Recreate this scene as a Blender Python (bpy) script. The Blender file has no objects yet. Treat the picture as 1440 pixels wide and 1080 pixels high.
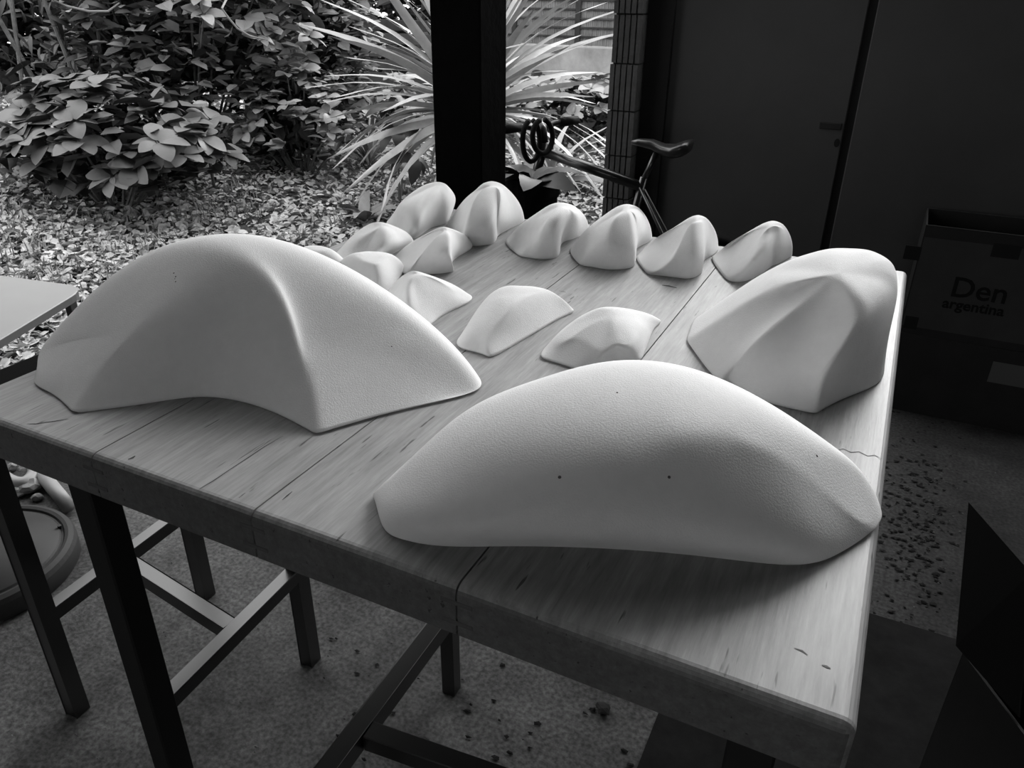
import bpy, bmesh, math, random
from mathutils import Vector, Matrix, Euler, noise
PI = math.pi
SC = bpy.context.scene
COL = SC.collection
rnd = random.Random(7)

# ---------------------------------------------------------------- camera, sky, exposure
CAM_H = 1.6
F_PX, PITCH, YAW, ROLL = 1082.76, 0.473642, -0.454333, 0.009624
_cp, _sp, _cy, _sy = math.cos(PITCH), math.sin(PITCH), math.cos(YAW), math.sin(YAW)
FWD = Vector((_sy*_cp, _cy*_cp, -_sp))
_r0 = Vector((_cy, -_sy, 0)); _u0 = _r0.cross(FWD)
RGT = math.cos(ROLL)*_r0 + math.sin(ROLL)*_u0
UPV = -math.sin(ROLL)*_r0 + math.cos(ROLL)*_u0
cam = bpy.data.cameras.new('camera'); cam_o = bpy.data.objects.new('camera', cam); COL.objects.link(cam_o)
cam_o.matrix_world = Matrix(((RGT.x, UPV.x, -FWD.x, 0), (RGT.y, UPV.y, -FWD.y, 0), (RGT.z, UPV.z, -FWD.z, CAM_H), (0, 0, 0, 1)))
cam.sensor_fit = 'HORIZONTAL'; cam.sensor_width = 36; cam.lens = 36*F_PX/1440; cam.clip_start = 0.02
SC.camera = cam_o
SC.view_settings.view_transform = 'Standard'; SC.view_settings.look = 'None'
SC.view_settings.gamma = 1; SC.view_settings.use_curve_mapping = False
SC.view_settings.exposure = 0.9

world = bpy.data.worlds.new('overcast_sky'); SC.world = world; world.use_nodes = True
wn, wl = world.node_tree.nodes, world.node_tree.links
bg = wn['Background']
tc = wn.new('ShaderNodeTexCoord'); sep = wn.new('ShaderNodeSeparateXYZ'); mr = wn.new('ShaderNodeMapRange')
wl.new(tc.outputs['Generated'], sep.inputs[0]); wl.new(sep.outputs['Z'], mr.inputs['Value'])
mr.inputs['From Min'].default_value = 0.0; mr.inputs['From Max'].default_value = 1.0
mr.inputs['To Min'].default_value = 0.93; mr.inputs['To Max'].default_value = 2.2      # overcast: brighter towards the zenith
bg.inputs['Color'].default_value = (1, 1, 1, 1); wl.new(mr.outputs[0], bg.inputs['Strength'])

# the sun behind thin cloud, low beyond the doors: broad and soft
sun = bpy.data.lights.new('hazy_sun', 'SUN'); sun.energy = 2.2; sun.angle = math.radians(26)
SUN_AZ, SUN_EL = math.radians(5), math.radians(23)
_sd = Vector((math.sin(SUN_AZ)*math.cos(SUN_EL), math.cos(SUN_AZ)*math.cos(SUN_EL), math.sin(SUN_EL)))
sun_o = bpy.data.objects.new('hazy_sun', sun); COL.objects.link(sun_o); sun_o.rotation_euler = _sd.to_track_quat('Z', 'Y').to_euler(); sun_o.location = _sd*20

# ---------------------------------------------------------------- surveying helpers
def ray(px, py):
    return RGT*((px-720)/F_PX) - UPV*((py-540)/F_PX) + FWD
def at(px, py, z):
    d = ray(px, py); t = (z-CAM_H)/d.z
    return Vector((d.x*t, d.y*t, z))
def at_y(px, py, y):
    d = ray(px, py); t = y/d.y
    return Vector((d.x*t, y, CAM_H+d.z*t))

# ---------------------------------------------------------------- materials (all grey: the photograph is black and white)
def mat(name, v, rough=0.6, spec=0.5, metal=0.0, var=0.0, scale=8.0, stretch=(1,1,1), bump=0.0, bscale=60.0, objvar=0.0, detail=6.0, coords='Object', v2=None, trans=0.0):
    m = bpy.data.materials.new(name); m.use_nodes = True
    n, l = m.node_tree.nodes, m.node_tree.links
    p = n['Principled BSDF']
    p.inputs['Roughness'].default_value = rough; p.inputs['Specular IOR Level'].default_value = spec
    p.inputs['Metallic'].default_value = metal
    p.inputs['Base Color'].default_value = (v, v, v, 1)
    c = n.new('ShaderNodeTexCoord'); mp = n.new('ShaderNodeMapping'); mp.inputs['Scale'].default_value = stretch
    l.new(c.outputs[coords], mp.inputs['Vector'])
    src = None
    if var > 0:
        t = n.new('ShaderNodeTexNoise'); t.inputs['Scale'].default_value = scale; t.inputs['Detail'].default_value = detail
        t.inputs['Roughness'].default_value = 0.65
        l.new(mp.outputs[0], t.inputs['Vector'])
        r = n.new('ShaderNodeMapRange'); l.new(t.outputs['Fac'], r.inputs['Value'])
        r.inputs['From Min'].default_value = 0.3; r.inputs['From Max'].default_value = 0.7
        lo, hi = v*(1-var), v*(1+var)
        r.inputs['To Min'].default_value = lo; r.inputs['To Max'].default_value = hi
        src = r.outputs[0]
    if objvar > 0:
        oi = n.new('ShaderNodeObjectInfo'); r2 = n.new('ShaderNodeMapRange'); l.new(oi.outputs['Random'], r2.inputs['Value'])
        r2.inputs['To Min'].default_value = 1-objvar; r2.inputs['To Max'].default_value = 1+objvar
        mu = n.new('ShaderNodeMath'); mu.operation = 'MULTIPLY'; l.new(r2.outputs[0], mu.inputs[0])
        if src is None: mu.inputs[1].default_value = v
        else: l.new(src, mu.inputs[1])
        src = mu.outputs[0]
    if src is not None:
        cc = n.new('ShaderNodeCombineColor')
        for k in range(3): l.new(src, cc.inputs[k])
        l.new(cc.outputs[0], p.inputs['Base Color'])
    if bump > 0:
        t = n.new('ShaderNodeTexNoise'); t.inputs['Scale'].default_value = bscale; t.inputs['Detail'].default_value = 3
        l.new(mp.outputs[0], t.inputs['Vector'])
        b = n.new('ShaderNodeBump'); b.inputs['Strength'].default_value = bump; b.inputs['Distance'].default_value = 0.01
        l.new(t.outputs['Fac'], b.inputs['Height']); l.new(b.outputs[0], p.inputs['Normal'])
    return m

M = {}
M['foam'] = mat('white_foam', 0.76, 0.85, 0.2, var=0.03, scale=40, bump=0.14, bscale=420)
M['steel_dark'] = mat('dark_painted_steel', 0.008, 0.28, 1.0)
M['black'] = mat('black_paint', 0.006, 0.5, 0.4)
M['column'] = mat('dark_column', 0.003, 0.9, 0.03, var=0.3, bump=0.3, bscale=30)
M['rubber'] = mat('black_rubber', 0.005, 0.8, 0.15)
M['saddle'] = mat('saddle_leather', 0.02, 0.3, 0.6)
M['chrome'] = mat('chrome', 0.5, 0.25, 0.5, metal=1.0)
M['white_lam'] = mat('white_laminate', 0.28, 0.5, 0.3, var=0.04, scale=5)
M['white_edge'] = mat('grey_edge_band', 0.1, 0.5, 0.3)
M['disc'] = mat('grey_cast_iron', 0.03, 0.55, 0.3, var=0.12, scale=6)
M['brick'] = mat('hollow_brick', 0.09, 0.9, 0.1, var=0.25, scale=14, objvar=0.15, bump=0.4, bscale=80)
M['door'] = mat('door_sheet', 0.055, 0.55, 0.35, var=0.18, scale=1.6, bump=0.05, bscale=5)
M['doorframe'] = mat('door_frame_dark', 0.012, 0.7, 0.2)
M['concrete'] = None
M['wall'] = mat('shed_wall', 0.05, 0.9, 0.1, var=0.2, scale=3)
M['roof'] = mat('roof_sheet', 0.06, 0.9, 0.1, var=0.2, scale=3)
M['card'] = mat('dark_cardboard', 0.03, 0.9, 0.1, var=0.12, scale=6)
M['card_label'] = mat('printed_cardboard', 0.05, 0.8, 0.15, var=0.12, scale=6)
M['card_ink'] = mat('printed_ink', 0.012, 0.8, 0.1)
M['card_black'] = mat('black_carton', 0.01, 0.8, 0.1)
M['sticker'] = mat('paper_label', 0.1, 0.7, 0.2)
M['mat'] = mat('floor_patch', 0.018, 0.9, 0.1, var=0.3, scale=12, bump=0.2, bscale=40)
M['leaf'] = mat('leaf_matte', 0.078, 0.5, 0.4, var=0.12, scale=20, objvar=0.3)
M['leaf_pale'] = mat('leaf_pale', 0.2, 0.45, 0.4, var=0.12, scale=20, objvar=0.3)
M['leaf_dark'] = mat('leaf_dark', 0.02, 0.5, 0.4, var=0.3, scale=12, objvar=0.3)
M['yucca'] = mat('yucca_leaf', 0.3, 0.4, 0.5, var=0.15, scale=10, objvar=0.25)
M['litter'] = mat('leaf_litter', 0.37, 0.7, 0.2, var=0.55, scale=6, detail=8)
M['grass'] = mat('grass_blades', 0.2, 0.6, 0.3, var=0.4, scale=5)
M['soil'] = mat('garden_soil', 0.09, 1.0, 0.1, var=0.6, scale=9, bump=0.8, bscale=30)
M['bark'] = mat('bark', 0.12, 0.9, 0.1, var=0.35, scale=14, bump=0.5, bscale=40)
M['gwall'] = mat('garden_concrete', 0.3, 0.9, 0.1, var=0.4, scale=2.2, bump=0.3, bscale=20)
M['reed'] = mat('reed_screen', 0.2, 0.8, 0.2, var=0.4, scale=3, objvar=0.2)
M['board'] = mat('weathered_board', 0.05, 0.9, 0.1, var=0.3, scale=6, objvar=0.3)
M['hose'] = mat('pale_hose', 0.3, 0.5, 0.4)
M['stone'] = mat('pale_stone', 0.3, 0.9, 0.1, var=0.3, scale=12, bump=0.4, bscale=30)
M['pebble'] = mat('dark_stone', 0.05, 0.9, 0.1, var=0.3, scale=12, bump=0.4, bscale=60)
M['debris'] = mat('dark_debris', 0.02, 0.9, 0.1)
M['chips'] = mat('pale_chips', 0.15, 0.9, 0.1)
M['lantern'] = mat('lantern_metal', 0.03, 0.4, 0.5)

def concrete():
    m = mat('concrete_floor', 0.11, 0.75, 0.25, bump=0.35, bscale=45)
    n, l = m.node_tree.nodes, m.node_tree.links; p = n['Principled BSDF']
    c = n.new('ShaderNodeTexCoord')
    a = n.new('ShaderNodeTexNoise'); a.inputs['Scale'].default_value = 3.0; a.inputs['Detail'].default_value = 9; a.inputs['Roughness'].default_value = 0.7
    b = n.new('ShaderNodeTexNoise'); b.inputs['Scale'].default_value = 90; b.inputs['Detail'].default_value = 4
    for t in (a, b): l.new(c.outputs['Object'], t.inputs['Vector'])
    r = n.new('ShaderNodeMapRange'); l.new(a.outputs['Fac'], r.inputs['Value'])
    r.inputs['From Min'].default_value = .32; r.inputs['From Max'].default_value = .68; r.inputs['To Min'].default_value = .035; r.inputs['To Max'].default_value = .145
    r2 = n.new('ShaderNodeMapRange'); l.new(b.outputs['Fac'], r2.inputs['Value'])
    r2.inputs['From Min'].default_value = .35; r2.inputs['From Max'].default_value = .7; r2.inputs['To Min'].default_value = .6; r2.inputs['To Max'].default_value = 1.5
    mu = n.new('ShaderNodeMath'); mu.operation = 'MULTIPLY'; l.new(r.outputs[0], mu.inputs[0]); l.new(r2.outputs[0], mu.inputs[1])
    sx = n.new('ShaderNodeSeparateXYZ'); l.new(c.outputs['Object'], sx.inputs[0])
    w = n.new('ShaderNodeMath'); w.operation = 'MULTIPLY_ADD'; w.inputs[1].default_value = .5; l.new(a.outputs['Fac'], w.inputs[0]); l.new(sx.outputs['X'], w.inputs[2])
    r3 = n.new('ShaderNodeMapRange'); l.new(w.outputs[0], r3.inputs['Value'])          # concrete gets darker towards the cartons
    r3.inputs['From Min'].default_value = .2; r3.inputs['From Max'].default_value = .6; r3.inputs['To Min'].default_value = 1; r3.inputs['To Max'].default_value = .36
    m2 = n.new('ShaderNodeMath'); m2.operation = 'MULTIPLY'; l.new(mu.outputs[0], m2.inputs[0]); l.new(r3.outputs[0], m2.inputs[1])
    cc = n.new('ShaderNodeCombineColor')
    for k in range(3): l.new(m2.outputs[0], cc.inputs[k])
    l.new(cc.outputs[0], p.inputs['Base Color'])
    return m
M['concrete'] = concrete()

def wood(name, v):
    m = mat(name, v, 0.52, 0.45)
    n, l = m.node_tree.nodes, m.node_tree.links; p = n['Principled BSDF']
    c = n.new('ShaderNodeTexCoord'); oi = n.new('ShaderNodeObjectInfo')
    add = n.new('ShaderNodeVectorMath'); add.operation = 'ADD'
    sc = n.new('ShaderNodeVectorMath'); sc.operation = 'SCALE'; sc.inputs['Scale'].default_value = 7.0
    cx = n.new('ShaderNodeCombineXYZ')
    for k in range(3): l.new(oi.outputs['Random'], cx.inputs[k])
    l.new(cx.outputs[0], sc.inputs[0]); l.new(c.outputs['Object'], add.inputs[0]); l.new(sc.outputs[0], add.inputs[1])
    def layer(scale, stretch, lo, hi, fmin=.3, fmax=.7, det=5):
        mp = n.new('ShaderNodeMapping'); mp.inputs['Scale'].default_value = stretch; l.new(add.outputs[0], mp.inputs['Vector'])
        t = n.new('ShaderNodeTexNoise'); t.inputs['Scale'].default_value = scale; t.inputs['Detail'].default_value = det; t.inputs['Roughness'].default_value = .65
        l.new(mp.outputs[0], t.inputs['Vector'])
        r = n.new('ShaderNodeMapRange'); l.new(t.outputs['Fac'], r.inputs['Value'])
        r.inputs['From Min'].default_value = fmin; r.inputs['From Max'].default_value = fmax
        r.inputs['To Min'].default_value = lo; r.inputs['To Max'].default_value = hi
        return r.outputs[0], t.outputs['Fac']
    g1, f1 = layer(9, (9, .7, 9), .72, 1.2)
    g2, f2 = layer(45, (5, .35, 5), .85, 1.12)
    g3, f3 = layer(2.3, (1, 1, 1), .8, 1.2)
    g4, f4 = layer(26, (4.0, .45, 4.0), .25, 1.0, .27, .33, 2)     # short dark nicks along the grain
    cur = None
    for g in (g1, g2, g3, g4):
        mu = n.new('ShaderNodeMath'); mu.operation = 'MULTIPLY'; l.new(g, mu.inputs[0])
        if cur is None: mu.inputs[1].default_value = v
        else: l.new(cur, mu.inputs[1])
        cur = mu.outputs[0]
    ov = n.new('ShaderNodeMapRange'); l.new(oi.outputs['Random'], ov.inputs['Value']); ov.inputs['To Min'].default_value = .88; ov.inputs['To Max'].default_value = 1.1
    mu = n.new('ShaderNodeMath'); mu.operation = 'MULTIPLY'; l.new(cur, mu.inputs[0]); l.new(ov.outputs[0], mu.inputs[1])
    cc = n.new('ShaderNodeCombineColor')
    for k in range(3): l.new(mu.outputs[0], cc.inputs[k])
    l.new(cc.outputs[0], p.inputs['Base Color'])
    b = n.new('ShaderNodeBump'); b.inputs['Strength'].default_value = .12; b.inputs['Distance'].default_value = .004
    l.new(f2, b.inputs['Height']); l.new(b.outputs[0], p.inputs['Normal'])
    return m
M['wood'] = wood('worn_table_wood', 0.24)
M['wood_end'] = wood('end_grain', 0.10)
M['wood_slot'] = mat('spline_wood', 0.10, .8, .2)
M['seat'] = mat('black_seat_cover', 0.006, 0.95, 0.04)
M['leg'] = mat('dark_table_leg', 0.012, 0.6, 0.3)

# ---------------------------------------------------------------- object helpers
def link(name, me, m=None, parent=None, loc=None, smooth=False):
    o = bpy.data.objects.new(name, me); COL.objects.link(o)
    if m is not None and len(me.materials) == 0: me.materials.append(m)
    if parent is not None: o.parent = parent
    if loc is not None: o.location = loc
    if smooth:
        for p in me.polygons: p.use_smooth = True
    return o
def tag(o, label=None, cat=None, group=None, kind=None):
    if label: o['label'] = label
    if cat: o['category'] = cat
    if group: o['group'] = group
    if kind: o['kind'] = kind
    return o
def empty(name, loc, rz=0.0):
    o = bpy.data.objects.new(name, None); COL.objects.link(o); o.location = loc; o.rotation_euler = (0, 0, rz); o.empty_display_size = .05
    return o
def bm_mesh(bm, name='m'):
    me = bpy.data.meshes.new(name); bm.normal_update(); bm.to_mesh(me); bm.free(); return me
def obj(name, bm, m, parent=None, loc=None, smooth=False):
    return link(name, bm_mesh(bm, name), m, parent, loc, smooth)
def add_box(bm, x0, x1, y0, y1, z0, z1, bev=0.0, seg=2):
    r = bmesh.ops.create_cube(bm, size=1.0)
    for v in r['verts']:
        v.co = Vector((x0+(v.co.x+.5)*(x1-x0), y0+(v.co.y+.5)*(y1-y0), z0+(v.co.z+.5)*(z1-z0)))
    if bev > 0:
        es = list({e for v in r['verts'] for e in v.link_edges})
        bmesh.ops.bevel(bm, geom=es, offset=bev, segments=seg, affect='EDGES', profile=.5)
def add_bar(bm, a, b, w, h, up=Vector((0, 0, 1)), bev=0.0):
    a, b = Vector(a), Vector(b); d = (b-a).normalized(); s = d.cross(up).normalized(); u = s.cross(d)
    r = bmesh.ops.create_cube(bm, size=1.0); L = (b-a).length
    for v in r['verts']:
        c = v.co.copy(); v.co = a + d*((c.y+.5)*L) + s*(c.x*w) + u*(c.z*h)
    if bev > 0:
        es = list({e for v in r['verts'] for e in v.link_edges})
        bmesh.ops.bevel(bm, geom=es, offset=bev, segments=1, affect='EDGES')
def add_tube(bm, pts, rad, seg=10, caps=True):
    pts = [Vector(p) for p in pts]
    rads = rad if isinstance(rad, (list, tuple)) else [rad]*len(pts)
    rings = []; prev = None
    for i, p in enumerate(pts):
        d = (pts[min(i+1, len(pts)-1)]-pts[max(i-1, 0)]).normalized()
        if prev is None:
            s = d.cross(Vector((0, 0, 1)))
            if s.length < .05: s = d.cross(Vector((1, 0, 0)))
        else: s = prev - d*prev.dot(d)
        s.normalize(); prev = s; u = d.cross(s)
        rings.append([bm.verts.new(p+(s*math.cos(2*PI*k/seg)+u*math.sin(2*PI*k/seg))*rads[i]) for k in range(seg)])
    for a, b in zip(rings, rings[1:]):
        for k in range(seg): bm.faces.new((a[k], a[(k+1) % seg], b[(k+1) % seg], b[k]))
    if caps:
        bm.faces.new(rings[0][::-1]); bm.faces.new(rings[-1])
def add_lathe(bm, prof, seg=32, cx=0, cy=0):
    rings = []
    for r, z in prof:
        rings.append([bm.verts.new((cx+r*math.cos(2*PI*k/seg), cy+r*math.sin(2*PI*k/seg), z)) for k in range(seg)] if r > 1e-5 else [bm.verts.new((cx, cy, z))])
    for a, b in zip(rings, rings[1:]):
        if len(a) == 1 and len(b) == 1: continue
        for k in range(seg):
            k2 = (k+1) % seg
            if len(a) == 1: bm.faces.new((a[0], b[k2], b[k]))
            elif len(b) == 1: bm.faces.new((a[k], a[k2], b[0]))
            else: bm.faces.new((a[k], a[k2], b[k2], b[k]))
def add_torus(bm, c, ax, R, r, seg=40, seg2=8, a0=0, a1=2*PI):
    ax = Vector(ax).normalized(); s = ax.cross(Vector((0, 0, 1)))
    if s.length < .05: s = ax.cross(Vector((1, 0, 0)))
    s.normalize(); u = ax.cross(s); c = Vector(c)
    closed = abs(a1-a0-2*PI) < 1e-4
    n = seg if closed else seg+1
    rings = []
    for i in range(n):
        t = a0+(a1-a0)*i/seg; d = s*math.cos(t)+u*math.sin(t)
        rings.append([bm.verts.new(c+d*(R+r*math.cos(2*PI*k/seg2))+ax*(r*math.sin(2*PI*k/seg2))) for k in range(seg2)])
    for i in range(seg if closed else seg):
        a, b = rings[i], rings[(i+1) % n]
        for k in range(seg2): bm.faces.new((a[k], a[(k+1) % seg2], b[(k+1) % seg2], b[k]))

# ---------------------------------------------------------------- the setting
TT = 0.98                                  # height of the wooden table top
SLAB_X, SLAB_Y = -2.75, 4.3
def ground_z(x, y):
    d = max(SLAB_X-x, y-SLAB_Y if x < -.9 else 0.0)
    if d <= 0: return -.01
    t = min(1, d/3.4); t = t*t*(3-2*t)
    return -.01 + .42*t + (.05*noise.noise(Vector((x*.9, y*.9, 0))) + .02*noise.noise(Vector((x*3, y*3, 4))))*min(1, d*1.5)
def on_ground(px, py, dz=0.0):
    z = .2
    for _ in range(12):
        p = at(px, py, z+dz); z = z*.5+.5*ground_z(p.x, p.y)
    return Vector((p.x, p.y, ground_z(p.x, p.y)))

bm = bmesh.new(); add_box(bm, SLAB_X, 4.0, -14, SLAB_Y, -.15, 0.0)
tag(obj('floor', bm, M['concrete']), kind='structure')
# garden soil
bm = bmesh.new(); nx, ny = 110, 100; X0, X1, Y0, Y1 = -16, .5, -6, 18
g = [[bm.verts.new((X0+(X1-X0)*i/nx, Y0+(Y1-Y0)*j/ny, ground_z(X0+(X1-X0)*i/nx, Y0+(Y1-Y0)*j/ny)-.02)) for j in range(ny+1)] for i in range(nx+1)]
for i in range(nx):
    for j in range(ny): bm.faces.new((g[i][j], g[i+1][j], g[i+1][j+1], g[i][j+1]))
tag(obj('garden_ground', bm, M['soil'], smooth=True), 'leaf-strewn garden soil rising beyond the concrete slab', 'ground', kind='structure')

WY = 3.72                                   # plane of the sheet doors
# ceiling of the shed; open above the doors (unseen gap added to let the low sun in) and towards the garden; dark walls behind and beside the camera
CZ = 3.5
bm = bmesh.new()
add_box(bm, -3.0, 4.2, -3.6, 3.5, CZ, CZ+.08)
tag(obj('ceiling', bm, M['roof']), kind='structure')
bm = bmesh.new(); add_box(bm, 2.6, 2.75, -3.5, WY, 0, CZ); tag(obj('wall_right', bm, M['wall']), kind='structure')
bm = bmesh.new(); add_box(bm, -3.4, -3.25, -2.85, 1.2, 0, CZ); tag(obj('wall_left_blocker', bm, M['wall']), kind='structure')  # unseen wall added to cut the side light from the left
bm = bmesh.new(); add_box(bm, -3.4, -.8, -3.0, -2.85, 0, CZ); add_box(bm, 1.3, 2.75, -3.0, -2.85, 0, CZ); add_box(bm, -.8, 1.3, -3.0, -2.85, 2.15, CZ); add_box(bm, -.8, 1.3, -3.0, -2.85, 0, .9); tag(obj('wall_back', bm, M['wall']), kind='structure')  # opening in it added as unseen fill light from behind the camera
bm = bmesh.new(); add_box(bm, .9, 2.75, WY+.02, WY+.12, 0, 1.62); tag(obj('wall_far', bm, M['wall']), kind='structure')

# black column
bm = bmesh.new()
xl, xr = at_y(603, 0, 2.5).x, at_y(713, 0, 2.7).x
add_box(bm, xl, xr, 2.5, 2.5+.2, 0, CZ, .006, 1)
tag(obj('column', bm, M['column']), 'broad black column standing behind the far end of the table', 'column', kind='structure')

# pillar of hollow bricks, each brick a part
PX0, PX1 = at_y(858, 100, 3.62).x, at_y(915, 100, 3.8).x
pil = tag(empty('pillar', ((PX0+PX1)/2, WY, 0)), 'pillar of grooved hollow bricks beside the sheet metal doors', 'pillar', kind='structure')
def brick_mesh(w, d, h):
    bm = bmesh.new(); n = 5; pr = []
    gw = .007; rib = w/n
    for k in range(n):
        x0 = -w/2+k*rib
        pr += [(x0+gw/2, 0), (x0+rib-gw/2, 0)]
        if k < n-1: pr += [(x0+rib-gw/2+.001, .011), (x0+rib+gw/2-.001, .011)]
    pr += [(w/2, d), (-w/2, d)]
    lo = [bm.verts.new((x, y, 0)) for x, y in pr]; hi = [bm.verts.new((x, y, h)) for x, y in pr]
    for k in range(len(pr)):
        k2 = (k+1) % len(pr); bm.faces.new((lo[k], lo[k2], hi[k2], hi[k]))
    bm.faces.new(lo[::-1]); bm.faces.new(hi)
    return bm_mesh(bm, 'brick')
hb = at_y(885, 89, 3.62).z - at_y(885, 156, 3.62).z
zs = at_y(885, 156, 3.62).z
bme = brick_mesh(PX1-PX0, .2, hb-.007)
z0 = zs - hb*math.floor(zs/hb); k = 0
zc = z0 - hb
while zc < CZ-.05:
    if zc > -.5*hb:
        b = link('brick', bme, M['brick'], pil, (rnd.uniform(-.004, .004), 3.62-WY+rnd.uniform(-.003, .003), max(zc, 0)))
    zc += hb
bm = bmesh.new(); add_box(bm, -(PX1-PX0)/2+.008, (PX1-PX0)/2-.008, .015-.1, .09, 0, CZ); obj('mortar', bm, M['doorframe'], pil)

# sheet doors with dark frame posts
def xw(px, py, y=WY): return at_y(px, py, y).x
d1a, d1b, d2a, d2b = xw(951, 0), xw(1223, 0), xw(1236, 0), .92
bm = bmesh.new(); add_box(bm, PX1, d1a+.004, WY-.03, WY+.08, 0, CZ); tag(obj('trim_1', bm, M['doorframe']), kind='structure')
bm = bmesh.new(); add_box(bm, d1b-.004, d2a+.004, WY+.012, WY+.08, 0, 1.62); tag(obj('trim_2', bm, M['doorframe']), kind='structure')
bm = bmesh.new(); add_box(bm, d1a, d1b, WY, WY+.03, .1, 1.62, .004, 1)
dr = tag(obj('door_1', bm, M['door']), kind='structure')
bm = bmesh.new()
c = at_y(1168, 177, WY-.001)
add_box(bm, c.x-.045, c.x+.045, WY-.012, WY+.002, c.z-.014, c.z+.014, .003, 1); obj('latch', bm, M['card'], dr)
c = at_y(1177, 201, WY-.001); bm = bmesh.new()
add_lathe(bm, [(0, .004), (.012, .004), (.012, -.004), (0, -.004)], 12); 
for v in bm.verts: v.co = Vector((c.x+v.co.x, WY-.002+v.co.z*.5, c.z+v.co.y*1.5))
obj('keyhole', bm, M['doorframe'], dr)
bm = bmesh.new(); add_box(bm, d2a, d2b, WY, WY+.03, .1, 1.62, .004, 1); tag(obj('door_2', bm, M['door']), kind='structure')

# ---------------------------------------------------------------- wooden table
TX0, TX1, TY0, TY1, TH = -1.332, .0775, .591, 2.1, .074
tb = tag(empty('work_table', ((TX0+TX1)/2, (TY0+TY1)/2, 0)), 'large worn wooden plank table carrying the white foam shapes', 'table')
tbx, tby = tb.location.x, tb.location.y
seams = [TX0, -.984, -.673, -.359, TX1]
def plank(x0, x1, left, right):
    bm = bmesh.new(); g = .0012
    add_box(bm, x0+(0 if left else g), x1-(0 if right else g), TY0, TY1, TT-TH, TT)
    es = []
    for e in bm.edges:
        a, b = e.verts[0].co, e.verts[1].co
        if abs(a.z-TT) < 1e-5 and abs(b.z-TT) < 1e-5:
            if abs(a.y-b.y) < 1e-5 or (left and abs(a.x-x0) < 1e-5 and abs(b.x-x0) < 1e-5) or (right and abs(a.x-x1) < 1e-5 and abs(b.x-x1) < 1e-5): es.append(e)
        elif abs(a.z-b.z) > .01 and ((left and abs(a.x-x0) < 1e-5) or (right and abs(a.x-x1) < 1e-5)): es.append(e)
    bmesh.ops.bevel(bm, geom=es, offset=.014, segments=5, affect='EDGES', profile=.5)
    for v in bm.verts: v.co -= Vector((tbx, tby, 0))
    return bm
for k in range(4):
    o = obj('plank', plank(seams[k], seams[k+1], k == 0, k == 3), M['wood'], tb)
    o.data.materials.append(M['wood_end'])
    for p in o.data.polygons:
        if abs(p.normal.y) > .8: p.material_index = 1

for s in seams[1:4]:
    for dz in (.024, .055):
        bm = bmesh.new(); add_box(bm, s-.022-tbx, s+.022-tbx, TY0-.0012-tby, TY0+.03-tby, TT-dz-.0035, TT-dz+.0035, .001, 1); obj('spline', bm, M['wood_slot'], tb)
def crack(pts, w):
    P_ = [at(px, py, TT+.0004) for px, py in pts]; bm = bmesh.new(); L_, R2 = [], []
    for k, p in enumerate(P_):
        d = (P_[min(k+1, len(P_)-1)]-P_[max(k-1, 0)]).normalized(); n_ = Vector((-d.y, d.x, 0))*w*(.35 if k in (0, len(P_)-1) else rnd.uniform(.6, 1.2))
        q = p-Vector((tbx, tby, 0)); L_.append(bm.verts.new(q+n_)); R2.append(bm.verts.new(q-n_))
    for k in range(len(P_)-1): bm.faces.new((L_[k], R2[k], R2[k+1], L_[k+1]))
    bmesh.ops.recalc_face_normals(bm, faces=bm.faces); obj('crack', bm, M['leg'], tb)
crack([(1168, 629), (1178, 633), (1186, 631), (1197, 636), (1208, 635), (1220, 641), (1230, 640), (1240, 645)], .0011)
crack([(38, 596), (50, 596), (62, 594), (78, 592), (96, 589)], .0012)
crack([(281, 687), (300, 676), (322, 661), (345, 646), (372, 628), (398, 613)], .0008)
crack([(1117, 911), (1128, 915), (1136, 921)], .001); crack([(1156, 935), (1162, 937), (1168, 940)], .0016)
crack([(180, 646), (186, 644), (190, 641)], .003); crack([(397, 703), (404, 697), (411, 691)], .0011); crack([(336, 700), (341, 696), (345, 693)], .0009)
crack([(786, 409), (792, 410), (796, 411)], .0014); crack([(931, 401), (940, 402), (952, 405)], .004)
for (x, y) in ((-1.114, .62), (-.037, .62), (-1.114, 2.02), (-.037, 2.02)):
    bm = bmesh.new(); add_box(bm, x-tbx, x+.052-tbx, y-tby, y+.052-tby, 0, TT-TH, .003, 1); obj('leg', bm, M['leg'], tb)
bm = bmesh.new(); add_box(bm, -1.07-tbx, -.03-tbx, 1.3-tby, 1.36-tby, TT-TH-.06, TT-TH); obj('cross_bearer', bm, M['leg'], tb)

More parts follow.
